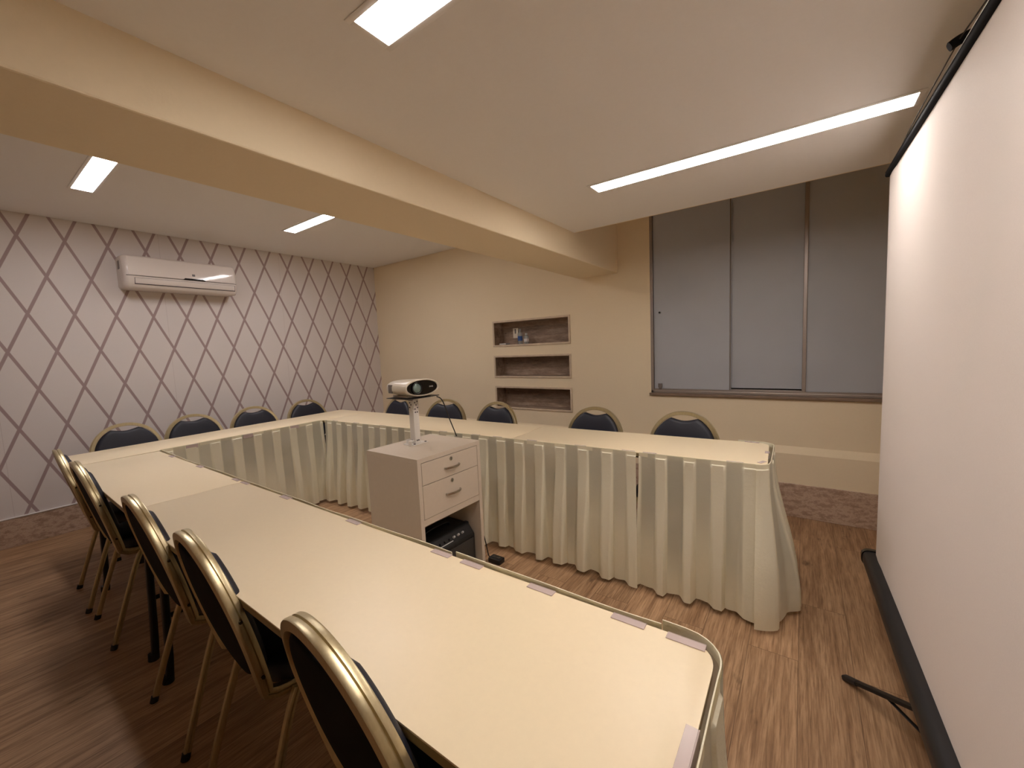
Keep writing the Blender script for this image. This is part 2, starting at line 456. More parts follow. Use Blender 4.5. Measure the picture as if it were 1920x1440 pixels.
# ------------------------------------------------------------------ window
win = B(); FY = .015
fr = [(WX0, WX0 + .022, WZ0, WZ1), (WX1 - .03, WX1, WZ0, WZ1), (WX0, WX1, WZ0, WZ0 + .022), (WX0, WX1, WZ1 - .03, WZ1)]
for x0, x1, z0, z1 in fr: box(win, x0, x1, FY - .02, FY + .07, z0, z1, .003)
window = struct('window_1', win, M['alu'], 'wide sliding window of three frosted grey panes above the ledge')
bm = B(); box(bm, WX0 - .012, WX1 + .01, -.022, .10, WZ0 - .022, WZ0 - .001, .003); struct('window_sill', bm, M['stone'], parent=window)
bm = B()
box(bm, WX0 + .022, WX1 - .03, FY - .012, FY - .004, WZ0 + .022, WZ0 + .034, .001)
box(bm, WX0 + .022, WX1 - .03, FY + .024, FY + .030, WZ0 + .022, WZ0 + .040, .001)
struct('track', bm, M['alu'], parent=window)
for k, (x0, x1, yy, z0) in enumerate(((3.80, 4.395, FY, WZ0 + .035), (4.385, 4.87, FY + .02, WZ0 + .05), (4.86, 5.43, FY, WZ0 + .035))):
    bm = B(); box(bm, x0, x1, yy, yy + .008, z0, WZ1 - .02, .001)
    pane = struct('pane', bm, M['frost'], parent=window)
    if k == 0:
        bm = B(); box(bm, 3.838, 3.862, yy - .02, yy, z0 - .006, z0 + .044, .006); box(bm, 3.832, 3.868, yy - .014, yy - .002, z0 + .010, z0 + .046, .004)
        h = mesh_obj('pane_lock', bm, M['grey'], pane)
        bm = B(); tube(bm, (3.85, yy - .012, 1.585), (3.85, yy + .002, 1.585), .008); mesh_obj('knob', bm, M['black'], pane)
bm = B(); box(bm, 4.384, 4.392, FY - .006, FY + .03, WZ0 + .034, WZ1 - .02, .001); struct('pane_edge', bm, M['grey'], parent=window)
bm = B(); box(bm, 4.852, 4.876, FY - .012, FY + .02, WZ0 + .034, WZ1 - .02, .003); struct('mullion', bm, M['alu'], parent=window)
bm = B(); box(bm, WX0, WX1, .19, .21, WZ0, WZ1); struct('night_backing', bm, M['dark'], parent=window)  # dark sheet behind the panes, stands for the night outside

# ------------------------------------------------------------------ ceiling lights
LL = ['bright strip light in the low ceiling, cut by the top of the photo',
      'long bright strip light in the low ceiling pointing at the projection screen',
      'strip light in the high ceiling, the left one near the air conditioner',
      'strip light in the high ceiling nearer the niches, half hidden by the beam']
for ((cx, cy), L, k), lab in zip(LIGHTS, LL):
    z = H2 if k == 'M' else H1
    t = thing('ceiling_light', lab, 'ceiling light', (cx, cy, z), 0, 'strip lights recessed in the ceilings')
    bm = B(); box(bm, -L / 2, L / 2, -LW / 2, LW / 2, .000, .012, .001); mesh_obj('diffuser', bm, M['lamp'] if k == 'M' else M['lampA'], t)
    bm = B(); o_, i_ = .018, .001
    box(bm, -L / 2 - o_, L / 2 + o_, LW / 2 + i_, LW / 2 + o_, -.003, -.0002, .001); box(bm, -L / 2 - o_, L / 2 + o_, -LW / 2 - o_, -LW / 2 - i_, -.003, -.0002, .001)
    box(bm, L / 2 + i_, L / 2 + o_, -LW / 2 - i_, LW / 2 + i_, -.003, -.0002, .001); box(bm, -L / 2 - o_, -L / 2 - i_, -LW / 2 - i_, LW / 2 + i_, -.003, -.0002, .001)
    mesh_obj('frame', bm, M['ceiling'], t)
    bm = B(); box(bm, -L / 2 - .004, L / 2 + .004, -LW / 2 - .004, LW / 2 + .004, .014, .05); mesh_obj('housing', bm, M['white'], t)

# ------------------------------------------------------------------ niches
NL = ['top plank lined wall niche, holding bottles and a socket', 'middle plank lined wall niche, empty', 'bottom plank lined wall niche, just above the chairs, empty']
for (z0, z1), lab in zip(NZ, NL):
    t = thing('wall_niche', lab, 'niche', ((NX0 + NX1) / 2, 0, z0), 0, 'plank lined niches in the cream wall')
    W = (NX1 - NX0) / 2; Hh = z1 - z0; D = .165
    bm = B(); box(bm, -W + .012, W - .012, D, D + .012, .008, Hh - .008); mesh_obj('back_panel', bm, M['niche'], t)
    bm = B()
    box(bm, -W + .008, -W + .020, .001, D, .008, Hh - .008); box(bm, W - .020, W - .008, .001, D, .008, Hh - .008)
    mesh_obj('side_panel', bm, M['niche'], t)
    bm = B(); box(bm, -W + .020, W - .020, .001, D, Hh - .020, Hh - .008); mesh_obj('top_panel', bm, M['niche'], t)
    bm = B(); box(bm, -W + .020, W - .020, .001, D, .008, .020); mesh_obj('bottom_panel', bm, M['niche'], t)
    bm = B(); f = .020
    box(bm, -W, W, -.008, .004, 0, f, .0015); box(bm, -W, W, -.008, .004, Hh - f, Hh, .0015)
    box(bm, -W, -W + f, -.008, .004, f, Hh - f, .0015); box(bm, W - f, W, -.008, .004, f, Hh - f, .0015)
    mesh_obj('frame', bm, M['nichefr'], t)
NF = NZ[0][0] + .0205
t = thing('wall_socket', 'small white socket plate at the back of the top niche', 'socket', (2.236, .165, NF + .125))
bm = B(); box(bm, -.034, .034, -.010, 0, -.055, .055, .004); mesh_obj('plate', bm, M['plastic2'], t)
bm = B(); box(bm, -.009, .009, -.0115, -.0095, -.005, .045, .001); mesh_obj('socket_insert', bm, M['grey'], t)
def lathe(bm, prof, n=20, mat=0, cx=0, cy=0):
    rings = [[bm.verts.new((cx + r * math.cos(2 * math.pi * i / n), cy + r * math.sin(2 * math.pi * i / n), z)) for i in range(n)] for r, z in prof]
    for a, b in zip(rings, rings[1:]):
        for i in range(n): bm.faces.new((a[i], a[(i + 1) % n], b[(i + 1) % n], b[i])).material_index = mat
    bm.faces.new(rings[0][::-1]).material_index = mat; bm.faces.new(rings[-1]).material_index = mat
def bottle(loc, h, r, lab, labmat, z0, z1, capmat):
    t = thing('gel_bottle', lab, 'bottle', loc)
    bm = B(); lathe(bm, [(r * .9, 0), (r, .004), (r, h * .66), (r * .85, h * .74), (r * .4, h * .8), (r * .38, h * .86)]); mesh_obj('bottle_body', bm, M['bottle'], t)
    bm = B(); lathe(bm, [(r + .0006, z0 * h), (r + .0006, z1 * h)]); mesh_obj('paper_label', bm, M[labmat], t)
    bm = B(); lathe(bm, [(r * .45, h * .84), (r * .45, h * .95), (r * .3, h)], 14); mesh_obj('cap', bm, M[capmat], t)
bottle((2.351, .075, NF), .165, .026, 'tall clear bottle with a blue label standing in the top niche', 'blue', .22, .52, 'bottle')
bottle((2.429, .08, NF), .115, .027, 'short clear bottle with a white label standing in the top niche', 'paperw', .2, .48, 'pale')
t = thing('whiteboard_marker', 'white marker pen lying at the left of the top niche', 'marker', (2.13, .07, NF), .25)
bm = B(); tube(bm, (-.05, 0, .0085), (.028, 0, .0085), .008); mesh_obj('barrel', bm, M['paperw'], t)
bm = B(); tube(bm, (.028, 0, .0085), (.07, 0, .0085), .0083); mesh_obj('cap', bm, M['grey'], t)

# ------------------------------------------------------------------ air conditioner
ac = thing('air_conditioner', 'white split air conditioner mounted high on the lattice wallpaper', 'air conditioner', (0, -2.215, 1.985))
AW = .425; AH = .29
prof = [(0, AH), (.10, AH), (.175, AH - .006), (.195, AH - .022), (.212, .17), (.212, .102), (.210, .075), (.190, .018), (.165, 0), (.0, .004)]
def ext_y(bm, prof, ys, inset=None, mat=0):
    rings = []
    for y, s in ys:
        rings.append([bm.verts.new((max(0, x - s * (1 if x > .02 else 0)), y, z + (s * .8 if z < .05 else (-s * .8 if z > AH - .05 else 0)))) for x, z in prof])
    for a, b in zip(rings, rings[1:]):
        for i in range(len(prof)): bm.faces.new((a[i], a[(i + 1) % len(prof)], b[(i + 1) % len(prof)], b[i])).material_index = mat
    bm.faces.new(rings[0][::-1]); bm.faces.new(rings[-1])
bm = B(); ext_y(bm, prof, [(-AW, .03), (-AW + .006, .014), (-AW + .018, .004), (-AW + .035, 0), (AW - .035, 0), (AW - .018, .004), (AW - .006, .014), (AW, .03)])
body = mesh_obj('casing', bm, M['plastic'], ac, angle=50)
# front panel skin: slightly proud, gently bowed, carries the gloss
bm = B()
pp = [(.1975, AH - .024), (.2025, AH - .06), (.209, .19), (.214, .15), (.2155, .112)]
ys = [(-AW + .03), *[-AW + .03 + (2 * AW - .06) * i / 16 for i in range(1, 16)], AW - .03]
rows = []
for x, z in pp: rows.append([bm.verts.new((x + .004 * (1 - (y / AW) ** 2), y, z)) for y in ys])
for a, b in zip(rows, rows[1:]):
    for i in range(len(ys) - 1): bm.faces.new((a[i], a[i + 1], b[i + 1], b[i]))
g = bmesh.ops.extrude_face_region(bm, geom=list(bm.faces))
for e in g['geom']:
    if isinstance(e, bmesh.types.BMVert): e.co.x -= .01
fp = mesh_obj('front_panel', bm, M['plastic'], ac, angle=50)
bm = B(); box(bm, .208, .2135, -AW + .015, AW - .015, .106, .1095); mesh_obj('seam', bm, M['ink'], ac)
bm = B(); box(bm, .205, .2150, -AW + .07, AW - .03, .044, .090, .002)
for v in bm.verts: v.co.x -= (.09 - v.co.z) * .22
lou = mesh_obj('louver', bm, M['plastic'], ac)
bm = B()
def tilt_box(y0, y1, z0, z1, dx=0):
    vs2 = box(bm, .205 + dx, .2135 + dx, y0, y1, z0, z1)
    for v in vs2: v.co.x -= (.09 - v.co.z) * .22
tilt_box(-AW + .066, AW - .026, .038, .044); tilt_box(-AW + .066, AW - .026, .090, .0915); tilt_box(-AW + .067, -AW + .070, .04, .09); tilt_box(AW - .030, AW - .027, .04, .09)
mesh_obj('louver_gap', bm, M['ink'], ac)
bm = B(); box(bm, .2125, .2195, -.02, .155, .108, .124, .002)
for v in bm.verts:
    if v.co.y < 0 and v.co.z > .116: v.co.y += .012
    if v.co.y > .1 and v.co.z > .116: v.co.y -= .02
mesh_obj('display_window', bm, M['blackgloss'], ac)
# emblem: small dark square with a pale looping mark, and a short word line under it
bm = B(); box(bm, .2135, .2182, .050, .072, .143, .163, .001); em = mesh_obj('emblem', bm, M['ink'], ac)
bm = B()
for s in (-1, 1): sweep(bm, [(.2186, .061 + s * .004 + .0035 * math.cos(a), .153 + .006 * math.sin(a)) for a in [i * math.pi / 6 for i in range(12)]], circ(.0007, 4), (1, 0, 0), closed=True)
mesh_obj('emblem_mark', bm, M['pale'], em)
bm = B()
for k in range(8): box(bm, .2150, .2180, .040 + k * .0058, .0438 + k * .0058, .1355, .1375)
mesh_obj('brand_lettering', bm, M['ink'], ac)
bm = B(); box(bm, .05, .11, -AW - .002, -AW + .004, .17, .24, .001); mesh_obj('side_sticker', bm, M['grey'], ac)

# ================================================================== TABLES
TZ = .75; TT = .022
def table(name, quad, rad, label, legs, flip=1):
    cx = sum(p[0] for p in quad) / 4; cy = sum(p[1] for p in quad) / 4
    t = thing(name, label, 'table', (cx, cy, 0), 0, 'narrow beige tables of the U')
    q = [(x - cx, y - cy) for x, y in quad]
    top = roundpoly(q, rad)
    bm = B(); prism(bm, top, TZ - .004, TZ, bev=.0012); tt = mesh_obj('tabletop', bm, M['lam'], t)
    def inset(f): return [(x * (1 - f / max(.01, abs(x))) if abs(x) > .1 else x, y * (1 - f / max(.01, abs(y))) if abs(y) > .1 else y) for x, y in top]
    bm = B(); prism(bm, inset(.0008), TZ - TT, TZ - .0042, bev=.002); mesh_obj('edging', bm, M['edge'], t)
    bm = B(); prism(bm, inset(.02), TZ - TT - .012, TZ - TT - .0005); mesh_obj('underside', bm, M['under'], t)
    # folding legs: two uprights, a top rail and two cross bars per frame
    for (ax, ay), (bx, by) in legs:
        a = Vector((ax - cx, ay - cy, 0)); b = Vector((bx - cx, by - cy, 0)); d = (b - a).normalized()
        for P in (a, b):
            bm = B(); s = -d if P is a else d
            pts = [P + Vector((0, 0, .0)) + s * .012, P + Vector((0, 0, .10)), P + Vector((0, 0, .62)) - s * .02, P + Vector((0, 0, TZ - TT - .013)) - s * .05]
            sweep(bm, smoothpath(pts, 5), rrect(.026, .034, .008, 3), tuple(d)); lg = mesh_obj('leg', bm, M['blacksteel'], t)
            bm = B(); tube(bm, P + s * .012, P + Vector((0, 0, .03)) + s * .010, .021, 12); mesh_obj('foot_cap', bm, M['black'], lg)
        bm = B()
        for z in (.28, .48): tube(bm, a + Vector((0, 0, z)) , b + Vector((0, 0, z)), .010, 8)
        mesh_obj('crossbar', bm, M['blacksteel'], t)
    return t
table('banquet_table', [(.768, -1.12), (.882, -3.200), (1.332, -3.178), (1.232, -1.100)][::1], (.0, .0, 0, 0),
      'long beige table parallel to the lattice wallpaper, closing the U', [((.90, -1.35), (1.15, -1.34)), ((.97, -2.95), (1.22, -2.94))])
table('banquet_table', [(1.236, -1.102), (1.262, -1.603), (3.314, -1.499), (3.298, -1.052)], (0, 0, 0, 0),
      'beige table of the row below the niches, the one behind the projector', [((1.42, -1.20), (1.43, -1.50)), ((3.12, -1.14), (3.13, -1.42))])
table('banquet_table', [(3.302, -1.052), (3.318, -1.499), (4.732, -1.463), (4.712, -.990)], (0, 0, .06, .06),
      'beige table below the frosted window with a rounded free end', [((3.50, -1.13), (3.51, -1.41)), ((4.54, -1.09), (4.55, -1.38))])
table('banquet_table', [(1.336, -2.806), (1.340, -3.203), (2.642, -3.226), (2.650, -2.808)], (0, 0, 0, 0),
      'shorter beige table of the front row, next to the corner by the wallpaper', [((1.48, -2.90), (1.48, -3.15)), ((2.475, -2.90), (2.475, -3.16))])
table('banquet_table', [(2.654, -2.808), (2.646, -3.226), (4.738, -3.236), (4.732, -2.800)], (0, 0, .06, .06),
      'long beige table in the foreground with a rounded free end', [((2.70, -2.92), (2.70, -3.165)), ((4.45, -2.92), (4.45, -3.15))])

# ================================================================== SKIRTS
def skirt(name, label, path, pitch=.145, seed=1, phase=0., gap=.009, topz=TZ + .002, depth=.040, flare=.012, rise=None):
    """path: list of xy along which the fabric runs; outside is to the left of the direction of travel."""
    rnd = random.Random(seed)
    P = [Vector(p) for p in path]; L = [0]
    for a, b in zip(P, P[1:]): L.append(L[-1] + (b - a).length)
    tot = L[-1]; n = max(8, int(tot / .0055))
    def at(s):
        s = max(0, min(tot, s))
        for i in range(len(P) - 1):
            if s <= L[i + 1] or i == len(P) - 2:
                f = (s - L[i]) / max(1e-6, L[i + 1] - L[i]); return P[i].lerp(P[i + 1], f)
    def nor(s):
        d = (at(s + .012) - at(s - .012)).normalized(); return Vector((-d.y, d.x))
    cx = sum(p.x for p in P) / len(P); cy = sum(p.y for p in P) / len(P)
    t = thing(name, label, 'table skirt', (cx, cy, 0), 0, 'cream pleated table skirts')
    npl = int(tot / pitch) + 3
    amp = [rnd.uniform(.75, 1.3) for _ in range(npl)]; sk = [rnd.uniform(-.12, .12) for _ in range(npl)]; w_ = [rnd.uniform(.40, .52) for _ in range(npl)]
    zc_ = [rnd.uniform(.2, .5) for _ in range(npl)]; zs_ = [rnd.uniform(.5, 1) for _ in range(npl)]
    wob = [rnd.uniform(-.006, .006) for _ in range(npl)]
    sm = lambda a, b, x: max(0., min(1., (x - a) / (b - a))) ** 2 * (3 - 2 * max(0., min(1., (x - a) / (b - a))))
    Z = [topz, topz - .010, topz - .018, topz - .022, topz - .05, .62, .54, .45, .36, .27, .18, .10, .05, .022]
    def off(s, z):
        q = s / pitch + phase; k = int(math.floor(q)) % npl; f = q - math.floor(q)
        h = sm(topz - .03, .06, z)                                     # 0 at top, 1 at hem
        f2 = f + sk[k] * h * math.sin(math.pi * f)
        raised = sm(0, .035 + .10 * h, f2) * (1 - sm(w_[k] - .02 - .05 * h, w_[k] + .03 + .22 * h, f2))
        base = .0005
        d = base + (depth * h * amp[k] + (.006 if z < topz - .02 else 0)) * raised
        d += (flare + wob[k]) * h + .004 * h * math.sin(9 * q + 3 * z)
        return d, raised
    bm = B(); rows = []
    for z in Z:
        row = []
        for i in range(n + 1):
            s = tot * i / n; p = at(s); nn = nor(s); d, _ = off(s, z)
            zz = z + (rise(s) if rise and z > topz - .05 else 0) + (.003 * math.sin(13 * s + seed) if z < .03 else 0)
            hh = sm(.70, .10, z); pull = .014 * hh * (math.exp(-(tot - s) / .05) - math.exp(-s / .05))
            q = p + nn * (d + gap + (.0035 * math.sin(7 * s + seed) if z > .6 else 0)) + Vector((nn.y, -nn.x)) * pull; row.append(bm.verts.new((q.x - cx, q.y - cy, zz)))
        rows.append(row)
    for j in range(len(Z) - 1):
        for i in range(n):
            f = bm.faces.new((rows[j][i], rows[j][i + 1], rows[j + 1][i + 1], rows[j + 1][i]))
            q = (tot * (i + .5) / n) / pitch + phase; k = int(math.floor(q)) % npl; fr_ = q - math.floor(q)
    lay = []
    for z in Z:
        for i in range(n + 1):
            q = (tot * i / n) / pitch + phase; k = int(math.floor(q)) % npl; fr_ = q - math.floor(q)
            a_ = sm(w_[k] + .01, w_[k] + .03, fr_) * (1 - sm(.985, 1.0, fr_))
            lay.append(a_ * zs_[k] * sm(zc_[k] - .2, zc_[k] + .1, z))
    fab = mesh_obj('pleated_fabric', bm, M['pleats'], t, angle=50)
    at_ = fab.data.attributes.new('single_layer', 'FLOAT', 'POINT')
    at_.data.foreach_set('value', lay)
    # stiff band along the top, doubled cloth with a visible top edge
    bm = B(); A_, B_ = [], []
    for i in range(n + 1):
        s = tot * i / n; p = at(s); nn = nor(s); r = rise(s) if rise else 0
        wv = .0035 * math.sin(7 * s + seed) + .0012 * math.sin(17 * s + seed)
        for lst, dd in ((A_, gap - .003 + wv), (B_, gap - .0005 + wv)):
            q = p + nn * dd
            lst.append((bm.verts.new((q.x - cx, q.y - cy, topz + .003 + r)), bm.verts.new((q.x - cx, q.y - cy, topz - .019 + r))))
    for i in range(n):
        a, b, c, d = A_[i], A_[i + 1], B_[i], B_[i + 1]
        bm.faces.new((a[0], b[0], b[1], a[1])); bm.faces.new((c[0], c[1], d[1], d[0])); bm.faces.new((a[0], c[0], d[0], b[0])); bm.faces.new((a[1], b[1], d[1], c[1]))
    bm.faces.new((A_[0][0], A_[0][1], B_[0][1], B_[0][0])); bm.faces.new((A_[-1][0], B_[-1][0], B_[-1][1], A_[-1][1]))
    mesh_obj('top_band', bm, M['cloth'], t)
    return t
def arc(cx, cy, r, a0, a1, n=8): return [(cx + r * math.cos(math.radians(a0 + (a1 - a0) * i / n)), cy + r * math.sin(math.radians(a0 + (a1 - a0) * i / n))) for i in range(n + 1)]
# inner side of the far row (outside = -y, so travel towards +x has its left = +y: travel towards -x instead)
skirt('table_skirt', 'cream pleated skirt below the niches, running behind the projector cabinet to the gap', [(4.135, -1.480), (3.316, -1.500), (1.290, -1.602)], seed=3, phase=.1)
skirt('table_skirt', 'short cream pleated skirt right of the dark gap on the table below the window', [(4.700, -1.464), (4.150, -1.478)], seed=5, phase=.0, pitch=.135, depth=.034)
skirt('table_skirt', 'cream skirt piece wrapped around the rounded end of the table below the window',
      [(4.60, -.995), (4.66, -.993), *arc(4.675, -1.045, .052, 80, 0, 5), (4.731, -1.2), (4.735, -1.38), *arc(4.680, -1.413, .052, -5, -80, 5)][::1][::-1][::-1] and
      [*arc(4.680, -1.413, .052, -85, -5, 6), (4.735, -1.38), (4.731, -1.2), *arc(4.675, -1.045, .052, 0, 80, 5), (4.64, -.993), (4.56, -.996)][::-1], seed=8, phase=.55, pitch=.17, depth=.05, flare=.06, gap=.012)
skirt('table_skirt', 'cream pleated skirt of the table parallel to the lattice wallpaper', [(1.256, -1.615), (1.316, -2.800)], seed=11, phase=.3, depth=.032)
skirt('table_skirt', 'cream skirt hidden behind the front row, its wavy upper edge showing from corner to gap',
      [(1.33, -2.806), (2.651, -2.808), (4.03, -2.804)], seed=14, rise=lambda s: .003 * math.sin(6 * s))
skirt('table_skirt', 'cream skirt length on the front row between its two open seams', [(4.045, -2.804), (4.625, -2.801)], seed=15, gap=.012, rise=lambda s: .003 + .002 * math.sin(9 * s))
skirt('table_skirt', 'cream skirt piece wrapped around the rounded corner of the foreground table',
      [(4.625, -2.799), (4.67, -2.7985), *arc(4.676, -2.855, .056, 90, 0, 6), (4.734, -3.0), (4.737, -3.19)], seed=21, gap=.016, flare=.05, depth=.04, pitch=.17, rise=lambda s: .004)

# ------------------------------------------------------------------ clips
def clip_mesh():
    bm = B()
    box(bm, -.036, .036, -.017, .0015, .0, .0018, .0006, 1)        # tongue lying on the table top
    box(bm, -.036, .036, .0015, .0035, -.026, .0018, .0006, 1)     # drop
    box(bm, -.036, .036, -.012, .0035, -.028, -.026, .0005, 1)     # lower jaw under the edging
    return mesh_obj('skirt_clip', bm, M['clip'])
clip0 = clip_mesh(); used = False
def place_clip(x, y, rot, label, s=1.):
    global used
    o = clip0 if not used else clip0.copy()
    if used: COL.objects.link(o)
    used = True
    o.location = (x, y, TZ + .0004); o.rotation_euler = (0, 0, rot); o.scale = (s, 1, 1)
    tag(o, label, 'clip', 'clear plastic clips holding the table skirts')
ordn = ['first', 'second', 'third', 'fourth', 'fifth', 'sixth', 'seventh', 'eighth', 'ninth', 'tenth', 'eleventh', 'twelfth']
near = [4.677, 4.562, 4.345, 4.122, 4.005, 3.57, 3.08, 2.69, 2.59, 2.104, 1.625]
for k, x in enumerate(near):
    place_clip(x, -2.8035 - .0022 * (4.73 - x) / 2, 0, 'clear clip on the front table row, %s from its rounded end' % ordn[k])
place_clip(4.7345, -3.035, -math.pi / 2, 'clear clip on the short end of the foreground table, nearest the camera', 1.15)
far = [4.60, 4.20, 4.085, 3.80, 3.47, 3.20, 3.02, 2.72, 2.42, 2.06, 1.72, 1.42]
def fary(x): return (-1.463 - .036 * (4.732 - x) / 1.414) if x > 3.316 else (-1.499 - .104 * (3.314 - x) / 2.052)
for k, x in enumerate(far):
    place_clip(x, fary(x) - .0005, math.pi + (.025 if x > 3.316 else .05), 'clear clip on the inner edge below the window, %s from the free end' % ordn[k])
place_clip(4.722, -1.20, -math.pi / 2 + .04, 'clear clip on the short end of the table below the window, the farther', .6)
place_clip(4.712, -1.405, -math.pi / 2 - .5, 'clear clip at the rounded corner of the table below the window', .6)
place_clip(4.63, -.989, -.04 , 'clear clip on the wall side edge of the table below the window')
for k, y in enumerate([-2.62, -2.25, -1.88]):
    place_clip(1.243 + (-1.10 - y) * .048, y, -math.pi / 2 + .048, 'clear clip on the table along the wallpaper, %s from the camera' % ordn[k])

# ================================================================== CHAIRS
def chair(label, group):
    t = thing('banquet_chair', label, 'chair', (0, 0, 0), 0, group)
    lean = lambda z: -.185 - (z - .43) * .225
    # frame profile: radial x depth with a groove in the outer face
    pr = [(.0095, .015), (.0112, .012), (.0112, .003), (.0065, .0015), (.0065, -.0015), (.0112, -.003), (.0112, -.012), (.0095, -.015), (-.010, -.015), (-.012, -.012), (-.012, .012), (-.010, .015)]
    half = []
    for i in range(0, 25):                      # upper half of the hoop, from the side to the apex
        a = math.pi / 2 * i / 24; half.append((.205 * math.cos(a) ** .94, .655 + .222 * math.sin(a) ** .98))
    side = [(.160 + .045 * math.sin(math.pi / 2 * u) , .445 + .21 * u) for u in [j / 10 for j in range(10)]]
    right = [(x, lean(z), z) for x, z in side + half]
    rail = [(.155, .165, .425), (.158, .05, .425), (.158, -.09, .425), (.158, -.14, .427), (.158, -.165, .432)]
    path = [Vector(p) for p in rail] + [Vector(p) for p in right]
    left = [Vector((-p.x, p.y, p.z)) for p in path[:-1]][::-1]
    full = path + left
    bm = B(); sweep(bm, full, pr, (1, 0, 0)); fr_ = mesh_obj('back_frame', bm, M['gold'], t, angle=40)
    for s in (-1, 1):
        for z in (.70, .52):
            x = (.205 if z > .6 else .190) + .010
            bm = B(); tube(bm, (s * (x - .004), lean(z), z), (s * (x + .002), lean(z), z), .0045, 10); mesh_obj('screw', bm, M['rivet'], fr_)
    # back pad
    out = []
    N = 72
    for i in range(N):
        a = 2 * math.pi * i / N; c, s = math.cos(a), math.sin(a)
        e = 2.0 if s > 0 else 2.35
        r = (abs(c) ** e + abs(s) ** e) ** (-1 / e)
        x, z = .191 * r * c, .655 + (.210 if s > 0 else .198) * r * s
        if s > 0 and abs(x) < .082: z = min(z, .655 + .210 * (1 - (.082 / .191) ** 2) ** .5 - .016 * (math.cos(x / .082 * math.pi / 2)) ** 1.2)
        out.append((x, z))
    bm = B()
    def shell(y_edge, rings, rev):
        prev = None
        for sc_, dy in rings:
            ring = [bm.verts.new((x * sc_, lean(.655 + (z - .655) * sc_) + y_edge + dy, .655 + (z - .655) * sc_)) for x, z in out]
            if prev:
                for i in range(N):
                    bm.faces.new((prev[i], prev[(i + 1) % N], ring[(i + 1) % N], ring[i]))
            prev = ring
            if sc_ == rings[0][0]: first = ring
        c = bm.verts.new((0, lean(.655) + y_edge + rings[-1][1], .655))
        for i in range(N): bm.faces.new((prev[i], prev[(i + 1) % N], c))
        return first
    shell(.002, [(1., -.0), (1.0, .018), (.985, .024), (.955, .029), (.9, .032), (.7, .034), (.35, .035)], 0)
    f0 = [v for v in bm.verts][:N]
    bmesh.ops.holes_fill(bm, edges=[e for e in bm.edges if e.is_boundary])
    mesh_obj('back_pad', bm, M['navy'], t, angle=60)
    bm = B()
    shell(-.002, [(.995, 0), (.995, -.006), (.975, -.010), (.9, -.012), (.5, -.013)], 1)
    bmesh.ops.holes_fill(bm, edges=[e for e in bm.edges if e.is_boundary])
    tag(mesh_obj('back_shell', bm, M['navyback'], t, angle=60), 'plain black rear face of the backrest')
    # seat: rounded, domed pad
    bm = B(); sp = []
    for i in range(56):
        a = 2 * math.pi * i / 56; c, s = math.cos(a), math.sin(a); e = 3.2
        r = (abs(c) ** e + abs(s) ** e) ** (-1 / e); y = .01 + .195 * r * s
        sp.append(((.198 if s > 0 else .198 - .018 * (-s)) * r * c, y))
    prev = None
    for sc_, z in ((.93, .432), (.985, .438), (1., .452), (1., .468), (.985, .482), (.94, .493), (.8, .500), (.4, .504)):
        ring = [bm.verts.new((x * sc_, .01 + (y - .01) * sc_, z)) for x, y in sp]
        if prev:
            for i in range(56): bm.faces.new((prev[i], prev[(i + 1) % 56], ring[(i + 1) % 56], ring[i]))
        else: bm.faces.new(ring[::-1])
        prev = ring
    bm.faces.new(prev)
    mesh_obj('seat', bm, M['navy'], t, angle=60)
    lp = [(u * .68, v * .66) for u, v in pr]
    for s in (-1, 1):
        bm = B(); sweep(bm, smoothpath([(s * .180, -.120, .425), (s * .186, -.150, .36), (s * .195, -.215, .16), (s * .200, -.262, .004)], 5), lp, (s, 0, 0)); l = mesh_obj('leg', bm, M['gold'], t, angle=40)
        bm = B(); tube(bm, (s * .2003, -.264, 0), (s * .199, -.258, .022), .0135, 12); mesh_obj('foot_cap', bm, M['black'], l)
        bm = B(); sweep(bm, smoothpath([(s * .180, .135, .425), (s * .184, .15, .36), (s * .196, .185, .16), (s * .203, .208, .004)], 5), lp, (s, 0, 0)); l = mesh_obj('leg', bm, M['gold'], t, angle=40)
        bm = B(); tube(bm, (s * .2033, .209, 0), (s * .2025, .205, .022), .0135, 12); mesh_obj('foot_cap', bm, M['black'], l)
    bm = B(); tube(bm, (-.192, .165, .25), (.192, .165, .25), .007, 8); tube(bm, (-.165, -.115, .424), (.165, -.115, .424), .009, 8); tube(bm, (-.165, .13, .424), (.165, .13, .424), .009, 8)
    mesh_obj('stretcher', bm, M['gold'], t)
    return t
CH = [ # x, y, rotation (chair faces local +y), label, group
 (1.518, -2.993, -.05, 'gold framed navy chair at the front row, farthest from the camera next to the wallpaper'),
 (2.030, -2.992, -.02, 'gold framed navy chair at the front row, second from the wallpaper'),
 (2.985, -2.985, -.03, 'gold framed navy chair at the middle of the front row, beside black table legs'),
 (3.545, -2.985, -.05, 'gold framed navy chair at the front row, next to the nearest chair'),
 (4.220, -3.003, -.10, 'large gold framed navy chair in the foreground, nearest to the camera'),
 (.842, -2.820, -math.pi / 2, 'navy chair against the lattice wallpaper, leftmost and nearest the front row'),
 (.842, -2.385, -math.pi / 2, 'navy chair against the lattice wallpaper, second from the left'),
 (.842, -1.920, -math.pi / 2 - .05, 'navy chair against the lattice wallpaper, third from the left'),
 (.842, -1.398, -math.pi / 2, 'navy chair against the lattice wallpaper, rightmost near the corner'),
 (1.475, -1.160, math.pi, 'navy chair behind the projector pole on the niche wall side'),
 (2.205, -1.150, math.pi + .28, 'navy chair right of the projector, turned slightly so its gold rim shines'),
 (2.745, -1.165, math.pi, 'navy chair in front of the bottom niche'),
 (3.640, -1.165, math.pi, 'navy chair between the niches and the window'),
 (4.245, -1.165, math.pi, 'navy chair directly below the window, rightmost of its row'),
]
groups = ['chairs along the front row'] * 5 + ['chairs along the lattice wallpaper'] * 4 + ['chairs along the niche wall'] * 5
